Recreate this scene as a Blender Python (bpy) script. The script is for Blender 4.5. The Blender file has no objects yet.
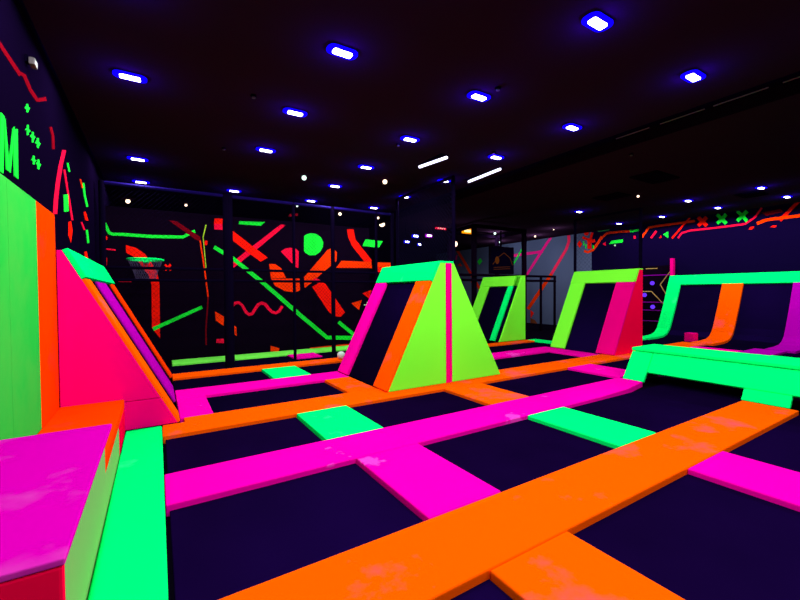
import bpy, bmesh, math, random
from mathutils import Vector, Matrix
random.seed(4)
SC = bpy.context.scene
COL = SC.collection

# ------------------------------------------------------------------ materials
def nodes_of(name):
    m = bpy.data.materials.new(name); m.use_nodes = True
    return m, m.node_tree, m.node_tree.nodes['Principled BSDF']

def plain(name, col, rough=.5, spec=.3, metal=0, tint=(1, 1, 1)):
    m, t, b = nodes_of(name)
    b.inputs['Base Color'].default_value = (*col, 1)
    b.inputs['Roughness'].default_value = rough
    b.inputs['Specular IOR Level'].default_value = spec
    b.inputs['Metallic'].default_value = metal
    b.inputs['Specular Tint'].default_value = (*tint, 1)
    return m

def vinyl(name, col, scuff_sheen, amount=.5, scale=1.6, lo=.62, hi=.7):
    """padded vinyl cover: irregular patches (scuffs; painted sheen on magenta), faint wrinkles"""
    m, t, b = nodes_of(name)
    tc = t.nodes.new('ShaderNodeTexCoord')
    nz = t.nodes.new('ShaderNodeTexNoise'); nz.inputs['Scale'].default_value = scale
    nz.inputs['Detail'].default_value = 5; nz.inputs['Roughness'].default_value = .62
    geo = t.nodes.new('ShaderNodeNewGeometry')
    t.links.new(geo.outputs['Position'], nz.inputs['Vector'])
    rp = t.nodes.new('ShaderNodeValToRGB')
    rp.color_ramp.elements[0].position = lo; rp.color_ramp.elements[1].position = hi
    rp.color_ramp.elements[1].color = (amount,)*3 + (1,)
    t.links.new(nz.outputs['Fac'], rp.inputs['Fac'])
    mx = t.nodes.new('ShaderNodeMix'); mx.data_type = 'RGBA'
    mx.inputs[6].default_value = (*col, 1); mx.inputs[7].default_value = (*scuff_sheen, 1)
    t.links.new(rp.outputs['Color'], mx.inputs[0])
    t.links.new(mx.outputs[2], b.inputs['Base Color'])
    b.inputs['Roughness'].default_value = .55
    b.inputs['Specular IOR Level'].default_value = 0
    bp = t.nodes.new('ShaderNodeBump'); bp.inputs['Strength'].default_value = .12; bp.inputs['Distance'].default_value = .02
    n2 = t.nodes.new('ShaderNodeTexNoise'); n2.inputs['Scale'].default_value = 5; n2.inputs['Detail'].default_value = 2
    t.links.new(geo.outputs['Position'], n2.inputs['Vector'])
    t.links.new(n2.outputs['Fac'], bp.inputs['Height']); t.links.new(bp.outputs['Normal'], b.inputs['Normal'])
    return m

def glow(name, col, strength):
    m, t, b = nodes_of(name)
    b.inputs['Base Color'].default_value = (0, 0, 0, 1); b.inputs['Specular IOR Level'].default_value = 0
    b.inputs['Emission Color'].default_value = (*col, 1)
    b.inputs['Emission Strength'].default_value = strength
    return m

def woven(name, col):
    m, t, b = nodes_of(name)
    geo = t.nodes.new('ShaderNodeNewGeometry')
    nz = t.nodes.new('ShaderNodeTexNoise'); nz.inputs['Scale'].default_value = 2.2; nz.inputs['Detail'].default_value = 4
    t.links.new(geo.outputs['Position'], nz.inputs['Vector'])
    mx = t.nodes.new('ShaderNodeMix'); mx.data_type = 'RGBA'
    mx.inputs[6].default_value = (*[c*.7 for c in col], 1); mx.inputs[7].default_value = (*[c*1.35 for c in col], 1)
    t.links.new(nz.outputs['Fac'], mx.inputs[0]); t.links.new(mx.outputs[2], b.inputs['Base Color'])
    ck = t.nodes.new('ShaderNodeTexChecker'); ck.inputs['Scale'].default_value = 160
    t.links.new(geo.outputs['Position'], ck.inputs['Vector'])
    bp = t.nodes.new('ShaderNodeBump'); bp.inputs['Strength'].default_value = .08; bp.inputs['Distance'].default_value = .003
    t.links.new(ck.outputs['Fac'], bp.inputs['Height']); t.links.new(bp.outputs['Normal'], b.inputs['Normal'])
    out = t.nodes['Material Output']
    df = t.nodes.new('ShaderNodeBsdfDiffuse'); gl = t.nodes.new('ShaderNodeBsdfGlossy'); ad = t.nodes.new('ShaderNodeAddShader')
    t.links.new(mx.outputs[2], df.inputs['Color']); t.links.new(bp.outputs['Normal'], df.inputs['Normal'])
    gl.inputs['Color'].default_value = (.0016, .0002, .011, 1); gl.inputs['Roughness'].default_value = .4
    t.links.new(df.outputs[0], ad.inputs[0]); t.links.new(gl.outputs[0], ad.inputs[1])
    t.links.new(ad.outputs[0], out.inputs['Surface']); t.nodes.remove(b)
    return m

M = dict(
    orange=vinyl('orange_vinyl', (1, .088, 0), (1, .06, .12), .55, 1.3, .57, .68),
    orange_deep=vinyl('deep_orange_vinyl', (1, .04, 0), (1, .02, .02), .3),
    magenta=vinyl('magenta_vinyl', (.97, 0, .38), (.95, .08, .62), .5, 1.0, .62, .64),  # pale patches are glossy sheen painted into the colour
    purple=vinyl('purple_vinyl', (.4, 0, .36), (.6, 0, .5), .3),
    bench=vinyl('dark_magenta_vinyl', (.6, 0, .36), (.62, .1, .42), .5, .8, .55, .7),
    pink=vinyl('hot_pink_vinyl', (.8, 0, .19), (.9, 0, .24), .2),
    crimson_pad=vinyl('crimson_vinyl', (1, 0, .05), (1, 0, .1), .2),
    mint=vinyl('mint_green_vinyl', (0, 1, .17), (.05, 1, .4), .3),
    lime=vinyl('lime_green_vinyl', (.2, 1, .035), (.3, 1, .05), .25, .8),
    strip_lime=vinyl('pale_lime_vinyl', (.2, 1, .09), (.4, 1, .2), .4),
    pale=vinyl('pale_green_vinyl', (.2, .45, .13), (.3, .38, .13), .3, 3),
    green_wall=vinyl('leaf_green_vinyl', (.02, .47, .05), (.09, .45, .055), .6, .7, .45, .65),
    bed=woven('trampoline_mesh', (.0032, .0004, .0125)),
    bed_dark=woven('dark_trampoline_mesh', (.002, .0006, .0085)),
    black=plain('black_paint', (.0035, .0009, .0055), .8, 0),
    ceiling=plain('black_ceiling_paint', (.018, .006, .017), .8, 0),
    floor=plain('black_rubber', (.004, .002, .008), .8, 0),
    wall_dark=plain('dark_violet_wall', (.0022, .0006, .0075), .8, 0),
    wall_navy=plain('navy_curtain_wall', (.0035, .001, .02), .8, 0),
    wall_grey=plain('blue_grey_wall', (.09, .105, .2), .7, 0),
    steel=plain('dark_powder_coated_steel', (.002, .0008, .007), .6, 0, 0, (.2, .15, 1)),
    steel_bluelit=plain('blue_lit_steel', (.006, .002, .06), .5, .05, 0, (.1, .08, 1)),  # blue lamp light on the top rails, put into the colour
    rope=plain('net_rope', (.004, .0025, .015), .8, 0),
    hoop_net=plain('violet_grey_net', (.07, .05, .12), .8, 0),
    grey=plain('grey_plastic', (.1, .08, .09), .5, .3),
    white=plain('white_plastic', (.7, .72, .75), .4, .4),
    tube=glow('white_lamp', (1, .93, 1), 8),
    lens=glow('blue_halo_glow', (.004, .0, 1), 1.5),  # blue halo round each lamp, drawn as a glowing plate
    strip=glow('cool_white_tube', (.75, .72, 1), 3),
    warm=glow('warm_bulb', (1, .72, .5), 3),
    cool=glow('cool_bulb', (.75, 1, .9), 2),
    red_lamp=glow('red_lamp', (1, .01, .06), 1.2),
    amber_lamp=glow('amber_lamp', (1, .3, .0), 1.4),
    magenta_lamp=glow('magenta_lamp', (.5, .0, .8), 1.3),
    blue_lamp=glow('blue_lamp', (.006, .004, 1), 1.6),
    amber_core=glow('amber_core', (1, .75, .3), 2),
    red_core=glow('red_core', (1, .35, .35), 1.5),
    globe=glow('violet_globe', (.12, .03, .9), 1.4),
    screen_line=glow('lit_screen_line', (.5, .12, .02), .14),
    sign=glow('lit_pale_sign', (.6, 1, .7), .7),
)
PAINT = dict(red=(1, .008, .002), orange=(1, .035, .0), crimson=(.85, .004, .04), dark_red=(.15, .001, .006), green=(.01, .8, .04),
             dark_green=(.03, .2, .06), lime=(.4, .6, .03), magenta=(1, .01, .25), hot_pink=(1, .02, .1), pale=(.6, .9, .55), brown=(.18, .04, .015), gold=(.45, .26, .08), violet=(.25, .0, .3))
for k, c in PAINT.items():
    M['paint_'+k] = plain(k+'_mural_paint', c, .6, 0)

# ------------------------------------------------------------------ geometry helpers
def convex(bm, pts):
    """solid from 8 corners: bottom loop 4, top loop 4"""
    v = [bm.verts.new(p) for p in pts]
    n = len(v)//2
    bm.faces.new(v[:n][::-1]); bm.faces.new(v[n:])
    for i in range(n):
        j = (i+1) % n
        bm.faces.new((v[i], v[j], v[n+j], v[n+i]))

def box(bm, x0, x1, y0, y1, z0, z1):
    convex(bm, [(x0,y0,z0),(x1,y0,z0),(x1,y1,z0),(x0,y1,z0),(x0,y0,z1),(x1,y0,z1),(x1,y1,z1),(x0,y1,z1)])

def prism(bm, poly, d):
    d = Vector(d)
    convex(bm, [Vector(p) for p in poly] + [Vector(p)+d for p in poly])

def tube(bm, p, q, r, n=8):
    p, q = Vector(p), Vector(q); a = (q-p).normalized()
    u = a.orthogonal().normalized(); w = a.cross(u)
    c = [u*math.cos(2*math.pi*i/n)*r + w*math.sin(2*math.pi*i/n)*r for i in range(n)]
    convex(bm, [p+k for k in c] + [q+k for k in c])

def ball(bm, c, r, sc=(1,1,1), seg=20):
    bmesh.ops.create_uvsphere(bm, u_segments=seg, v_segments=seg//2+2, radius=r,
                              matrix=Matrix.Translation(c) @ Matrix.Diagonal((*sc, 1)))

def bevel(bm, w, seg=2):
    bmesh.ops.recalc_face_normals(bm, faces=bm.faces)
    bmesh.ops.bevel(bm, geom=bm.edges[:], offset=w, segments=seg, profile=.6, affect='EDGES', clamp_overlap=True)

def link(name, bm, mats, parent=None, smooth=False, origin=None):
    bmesh.ops.recalc_face_normals(bm, faces=bm.faces)
    me = bpy.data.meshes.new(name)
    if not isinstance(mats, (list, tuple)): mats = [mats]
    for m in mats: me.materials.append(M[m])
    if parent is not None:
        base = Vector((0, 0, 0)); p = parent
        while p is not None: base += p.location; p = p.parent
    else:
        if origin is None:
            vs = [v.co for v in bm.verts]
            lo = [min(v[i] for v in vs) for i in range(3)]; hi = [max(v[i] for v in vs) for i in range(3)]
            origin = ((lo[0]+hi[0])/2, (lo[1]+hi[1])/2, lo[2])
        base = Vector(origin)
    bmesh.ops.translate(bm, verts=bm.verts, vec=-base)
    bm.to_mesh(me); bm.free()
    if smooth:
        for f in me.polygons: f.use_smooth = True
    o = bpy.data.objects.new(name, me); COL.objects.link(o)
    if parent is not None: o.parent = parent
    else: o.location = base
    return o

def tag(o, label, cat, group=None):
    o['label'] = label; o['category'] = cat
    if group: o['group'] = group
    return o

def thing(name, label, cat, loc, group=None):
    o = bpy.data.objects.new(name, None); o.empty_display_size = .1
    o.location = loc; COL.objects.link(o)
    return tag(o, label, cat, group)

def structure(o):
    o['kind'] = 'structure'; return o

def bm_box(*a, w=0, seg=2):
    bm = bmesh.new(); box(bm, *a)
    if w: bevel(bm, w, seg)
    return bm

def copy_thing(root, loc, label):
    r = root.copy(); COL.objects.link(r); r.location = loc; r['label'] = label
    for ch in list(root.children):
        c = ch.copy(); COL.objects.link(c); c.parent = r
        for g in list(ch.children):
            d = g.copy(); COL.objects.link(d); d.parent = c
    return r
# wall paint shapes, in metres on their wall: (colour, outline)
BACK_MURAL = [
    ('green', [(1.74, 3.26), (2.36, 3.3), (2.25, 3.19), (1.73, 3.19)]),
    ('crimson', [(1.53, 2.22), (2.03, 2.66), (2.75, 3.27), (2.88, 3.26), (2.15, 2.6), (1.6, 2.12)]),
    ('red', [(1.56, 3.04), (2.04, 2.67), (2.41, 2.4), (2.23, 2.29), (1.97, 2.48), (1.56, 2.8)]),
    ('red', [(1.19, 3.28), (1.37, 3.29), (1.36, 3.16), (1.18, 3.15)]),
    ('crimson', [(1.18, 3.15), (1.36, 3.16), (1.36, 3.02), (1.18, 3.02)]),
    ('green', [(1.15, 2.56), (1.54, 2.32), (1.59, 2.4), (1.19, 2.64)]),
    ('green', [(1.54, 2.32), (2.23, 1.74), (2.29, 1.82), (1.59, 2.4)]),
    ('green', [(2.23, 1.74), (3.19, 0.87), (3.26, 0.95), (2.29, 1.82)]),
    ('green', [(3.19, 0.87), (3.51, 0.59), (3.58, 0.67), (3.26, 0.95)]),
    ('green', [(3.51, 0.59), (3.95, 0.21), (3.99, 0.31), (3.58, 0.67)]),
    ('green', [(3.95, 0.21), (4.85, 0.13), (4.85, 0.25), (3.99, 0.31)]),
    ('green', [(4.28, 0.64), (4.87, 0.15), (4.95, 0.22), (4.35, 0.71)]),
    ('crimson', [(2.74, 2.57), (2.85, 2.65), (2.98, 2.68), (3.14, 2.66), (3.21, 2.59), (3.19, 2.16), (3.13, 2.17)]),
    ('green', [(3.36, 3.01), (3.44, 3.07), (3.55, 3.1), (3.69, 3.09), (3.82, 3.01), (3.89, 2.88), (3.88, 2.75), (3.8, 2.61), (3.65, 2.51), (3.51, 2.5), (3.39, 2.56), (3.35, 2.61)]),
    ('orange', [(2.44, 2.24), (2.59, 2.24), (2.74, 2.14), (2.86, 1.89), (2.48, 1.88)]),
    ('orange', [(2.48, 1.87), (2.84, 1.87), (3.22, 1.88), (3.23, 1.57), (3.1, 1.51), (2.83, 1.55), (2.58, 1.68)]),
    ('orange', [(3.34, 1.91), (4.01, 2.67), (4.16, 2.75), (4.29, 2.62), (4.27, 2.38), (3.37, 1.63)]),
    ('red', [(4.6, 3.28), (4.8, 3.3), (4.86, 3.01), (4.74, 2.84), (4.63, 3.08)]),
    ('red', [(4.86, 3.01), (5.37, 2.45), (5.36, 2.36), (5.14, 2.38), (4.74, 2.84)]),
    ('orange', [(4.42, 2.39), (5.36, 2.39), (5.38, 2.21), (4.26, 2.19)]),
    ('orange', [(5.54, 2.38), (6.14, 2.39), (6.14, 2.23), (5.54, 2.23)]),
    ('red', [(5.54, 2.22), (6.09, 2.22), (5.79, 2.15), (5.66, 1.97), (5.54, 2.14)]),
    ('green', [(5.18, 3.04), (5.76, 3.02), (5.62, 2.82), (5.08, 2.84)]),
    ('red', [(3.56, 1.66), (3.82, 1.8), (3.94, 1.74), (4.51, 0.94), (4.38, 0.82), (4.18, 0.84), (4.02, 0.98)]),
    ('crimson', [(3.53, 1.81), (3.67, 1.9), (3.9, 1.79), (3.73, 1.76)]),
    ('orange', [(4.71, 1.19), (5.04, 1.28), (4.95, 0.99)]),
    ('red', [(5.06, 1.47), (5.36, 1.57), (5.29, 1.3)]),
    ('orange', [(3.34, 1.81), (3.62, 1.81), (3.35, 1.63)]),
    ('pale', [(5.11, 1.12), (5.32, 1.11), (5.32, 1.14), (5.11, 1.15)]),
    ('pale', [(5.2, 1.22), (5.19, 1.04), (5.23, 1.03), (5.23, 1.22)]),
    ('crimson', [(1.56, 1.14), (1.62, 1.22), (1.59, 1.29), (1.51, 1.19)]),
    ('crimson', [(1.62, 1.22), (1.69, 1.24), (1.7, 1.31), (1.59, 1.29)]),
    ('crimson', [(1.69, 1.24), (1.75, 1.19), (1.8, 1.23), (1.7, 1.31)]),
    ('crimson', [(1.75, 1.19), (1.84, 1.01), (1.89, 1.06), (1.8, 1.23)]),
    ('crimson', [(1.84, 1.01), (1.93, 0.93), (1.94, 1.01), (1.89, 1.06)]),
    ('crimson', [(1.93, 0.93), (2.03, 0.95), (1.99, 1.02), (1.94, 1.01)]),
    ('crimson', [(2.03, 0.95), (2.11, 1.08), (2.05, 1.12), (1.99, 1.02)]),
    ('crimson', [(2.11, 1.08), (2.18, 1.18), (2.13, 1.24), (2.05, 1.12)]),
    ('crimson', [(2.18, 1.18), (2.24, 1.21), (2.24, 1.29), (2.13, 1.24)]),
    ('crimson', [(2.24, 1.21), (2.3, 1.19), (2.35, 1.25), (2.24, 1.29)]),
    ('crimson', [(2.3, 1.19), (2.38, 1.08), (2.44, 1.13), (2.35, 1.25)]),
    ('crimson', [(2.38, 1.08), (2.48, 0.98), (2.51, 1.05), (2.44, 1.13)]),
    ('crimson', [(2.48, 0.98), (2.59, 0.95), (2.58, 1.02), (2.51, 1.05)]),
    ('crimson', [(2.59, 0.95), (2.7, 1.0), (2.65, 1.06), (2.58, 1.02)]),
    ('crimson', [(2.7, 1.0), (2.79, 1.14), (2.73, 1.18), (2.65, 1.06)]),
    ('orange', [(1.17, 1.07), (1.36, 0.94), (1.35, 0.72), (1.18, 0.85)]),
    ('orange', [(1.51, 0.77), (1.64, 0.67), (1.64, 0.45), (1.53, 0.56)]),
    ('crimson', [(1.19, 0.41), (1.35, 0.41), (1.35, 0.3), (1.18, 0.32)]),
    ('orange', [(2.45, 0.15), (2.67, 0.07), (2.65, -0.01), (2.44, 0.01)]),
    ('orange', [(3.48, 0.02), (4.72, 0.04), (4.72, -0.03), (3.48, -0.03)]),
    ('dark_red', [(2.94, 3.48), (2.99, 3.56), (3.2, 3.59), (3.2, 3.53)]),
    ('green', [(-0.93, 2.97), (-0.86, 2.77), (-0.82, 2.82), (-0.88, 3.0)]),
    ('green', [(-0.86, 2.77), (-0.8, 2.74), (-0.78, 2.8), (-0.82, 2.82)]),
    ('green', [(-0.8, 2.74), (-0.55, 2.74), (-0.54, 2.81), (-0.78, 2.8)]),
    ('green', [(-0.55, 2.74), (-0.11, 2.73), (-0.11, 2.8), (-0.54, 2.81)]),
    ('green', [(-0.11, 2.73), (0.35, 2.75), (0.35, 2.82), (-0.11, 2.8)]),
    ('green', [(0.35, 2.75), (0.53, 2.76), (0.52, 2.83), (0.35, 2.82)]),
    ('green', [(0.53, 2.76), (0.79, 2.92), (0.76, 2.98), (0.52, 2.83)]),
    ('dark_red', [(0.25, 3.15), (0.41, 3.14), (0.88, 2.82), (0.88, 2.71), (0.77, 2.76)]),
    ('red', [(-0.55, 2.55), (-0.37, 2.5), (-0.41, 2.3), (-0.55, 2.39)]),
    ('red', [(-0.37, 2.5), (-0.21, 2.38), (-0.29, 2.13), (-0.41, 2.3)]),
    ('red', [(-0.21, 2.38), (-0.1, 2.2), (-0.16, 1.92), (-0.29, 2.13)]),
    ('red', [(-0.1, 2.2), (0.01, 1.99), (-0.1, 1.7), (-0.16, 1.92)]),
    ('red', [(0.01, 1.99), (0.05, 1.7), (0.04, 0.51), (-0.11, 0.75), (-0.1, 1.7)]),
    ('red', [(0.15, 2.14), (0.26, 2.01), (0.29, 2.04), (0.18, 2.17)]),
    ('red', [(0.18, 2.01), (0.29, 2.14), (0.26, 2.18), (0.15, 2.04)]),
    ('green', [(-0.08, 0.68), (0.91, 1.15), (0.88, 1.22), (-0.1, 0.76)]),
    ('orange', [(0.86, 2.75), (0.95, 2.0), (0.98, 2.01), (0.89, 2.75)]),
    ('orange', [(0.95, 2.0), (1.01, 1.41), (1.04, 1.42), (0.98, 2.01)]),
    ('dark_red', [(1.01, 1.42), (0.95, 0.64), (0.98, 0.64), (1.04, 1.42)]),
    ('dark_red', [(0.95, 0.64), (0.95, 0.29), (0.98, 0.28), (0.98, 0.64)]),
    ('red', [(1.03, 2.69), (1.03, 2.67), (1.02, 2.65), (1.02, 2.64), (1.01, 2.63), (1.0, 2.63), (0.99, 2.63), (0.98, 2.64), (0.97, 2.65), (0.97, 2.67), (0.97, 2.68), (0.97, 2.7), (0.97, 2.72), (0.98, 2.73), (0.99, 2.74), (1.0, 2.75), (1.01, 2.74), (1.02, 2.74), (1.03, 2.72), (1.03, 2.71)]),
    ('crimson', [(-0.93, 2.47), (-0.73, 2.45), (-0.73, 2.42), (-0.93, 2.44)]),
    ('red', [(-0.86, 2.68), (-0.87, 2.67), (-0.87, 2.65), (-0.88, 2.64), (-0.89, 2.64), (-0.9, 2.63), (-0.91, 2.64), (-0.92, 2.64), (-0.93, 2.65), (-0.94, 2.66), (-0.94, 2.68), (-0.94, 2.69), (-0.93, 2.7), (-0.92, 2.72), (-0.91, 2.72), (-0.9, 2.73), (-0.89, 2.72), (-0.88, 2.72), (-0.87, 2.71), (-0.87, 2.7)]),
    ('crimson', [(-0.7, 1.79), (-0.47, 1.8), (-0.47, 1.76), (-0.7, 1.76)]),
    ('red', [(-0.93, 2.28), (-0.88, 2.27), (-0.89, 2.05), (-0.93, 2.05)]),
    ('lime', [(0.99, 3.11), (0.93, 2.82), (0.95, 2.82), (1.02, 3.11)]),
    ('lime', [(0.93, 2.82), (0.98, 2.1), (1.0, 2.1), (0.95, 2.82)]),
]
LEFT_MURAL = [
    ('dark_red', [(3.79, 3.28), (3.91, 3.27), (3.98, 3.32), (3.85, 3.32)]),
    ('dark_red', [(3.91, 3.27), (4.39, 3.28), (4.47, 3.34), (3.98, 3.32)]),
    ('dark_red', [(4.4, 3.3), (4.5, 3.33), (4.59, 3.39), (4.46, 3.35)]),
    ('dark_red', [(4.5, 3.33), (4.68, 3.29), (4.78, 3.35), (4.59, 3.39)]),
    ('dark_red', [(4.68, 3.29), (4.94, 3.3), (5.0, 3.36), (4.78, 3.35)]),
    ('dark_red', [(4.94, 3.3), (5.35, 3.48), (5.33, 3.51), (5.0, 3.36)]),
    ('green', [(4.59, 3.14), (4.59, 3.07), (4.64, 3.09), (4.64, 3.16)]),
    ('green', [(4.53, 3.08), (4.65, 3.11), (4.7, 3.15), (4.58, 3.12)]),
    ('green', [(4.59, 2.96), (4.58, 2.87), (4.63, 2.89), (4.64, 2.98)]),
    ('green', [(4.53, 2.9), (4.65, 2.92), (4.7, 2.95), (4.58, 2.93)]),
    ('green', [(4.75, 2.96), (4.74, 2.86), (4.79, 2.88), (4.8, 2.97)]),
    ('green', [(4.68, 2.89), (4.81, 2.91), (4.86, 2.95), (4.73, 2.93)]),
    ('green', [(4.92, 2.96), (4.91, 2.87), (4.97, 2.88), (4.98, 2.98)]),
    ('green', [(4.85, 2.89), (4.99, 2.91), (5.05, 2.95), (4.9, 2.93)]),
    ('green', [(4.76, 2.75), (4.75, 2.67), (4.8, 2.68), (4.81, 2.76)]),
    ('green', [(4.69, 2.69), (4.82, 2.71), (4.87, 2.74), (4.74, 2.72)]),
    ('green', [(4.92, 2.76), (4.91, 2.67), (4.97, 2.68), (4.98, 2.78)]),
    ('green', [(4.85, 2.7), (4.99, 2.71), (5.04, 2.75), (4.9, 2.73)]),
    ('crimson', [(6.12, 3.22), (5.89, 2.98), (6.09, 3.03), (6.33, 3.28)]),
    ('crimson', [(5.89, 2.98), (5.71, 2.74), (5.9, 2.78), (6.09, 3.03)]),
    ('crimson', [(5.71, 2.74), (5.58, 2.52), (5.77, 2.55), (5.9, 2.78)]),
    ('crimson', [(5.58, 2.52), (5.53, 2.36), (5.71, 2.39), (5.77, 2.55)]),
    ('dark_red', [(5.43, 3.24), (5.54, 3.19), (5.66, 3.23), (5.55, 3.29)]),
    ('dark_red', [(5.54, 3.19), (5.55, 3.05), (5.67, 3.09), (5.66, 3.23)]),
    ('crimson', [(6.14, 2.99), (6.36, 2.74), (6.46, 2.76), (6.24, 3.02)]),
    ('crimson', [(6.36, 2.74), (6.59, 2.46), (6.71, 2.48), (6.46, 2.76)]),
    ('green', [(6.12, 2.69), (6.38, 2.75), (6.39, 2.54), (6.13, 2.49)]),
    ('green', [(6.35, 3.13), (6.47, 3.05), (6.57, 3.08), (6.45, 3.16)]),
    ('red', [(6.4, 2.41), (6.54, 2.44), (6.63, 2.34), (6.5, 2.16), (6.36, 2.23)]),
    ('green', [(7.57, 3.17), (7.68, 3.0), (7.87, 3.04), (7.74, 3.22)]),
    ('green', [(7.68, 3.0), (7.91, 2.88), (8.11, 2.92), (7.87, 3.04)]),
    ('green', [(7.8, 2.5), (7.93, 2.31), (8.13, 2.34), (7.99, 2.53)]),
    ('red', [(7.63, 2.74), (7.79, 2.79), (8.08, 2.69), (7.77, 2.65)]),
    ('crimson', [(7.31, 2.55), (7.57, 2.47), (7.72, 2.49), (7.45, 2.57)]),
    ('red', [(7.57, 2.14), (7.74, 2.0), (8.0, 2.02), (7.82, 2.17)]),
    ('orange', [(7.33, 3.17), (7.49, 3.08), (7.6, 3.11), (7.43, 3.2)]),
    ('green', [(3.72, 2.79), (3.82, 2.81), (3.8, 2.32), (3.68, 2.32)]),
    ('green', [(3.9, 2.8), (3.96, 2.8), (3.91, 2.37), (3.82, 2.37)]),
    ('green', [(3.96, 2.8), (3.99, 2.78), (4.06, 2.42), (3.99, 2.42)]),
    ('green', [(4.17, 2.76), (4.21, 2.81), (4.08, 2.42), (4.03, 2.42)]),
    ('green', [(4.17, 2.78), (4.29, 2.82), (4.27, 2.42), (4.18, 2.42)]),
]
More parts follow.
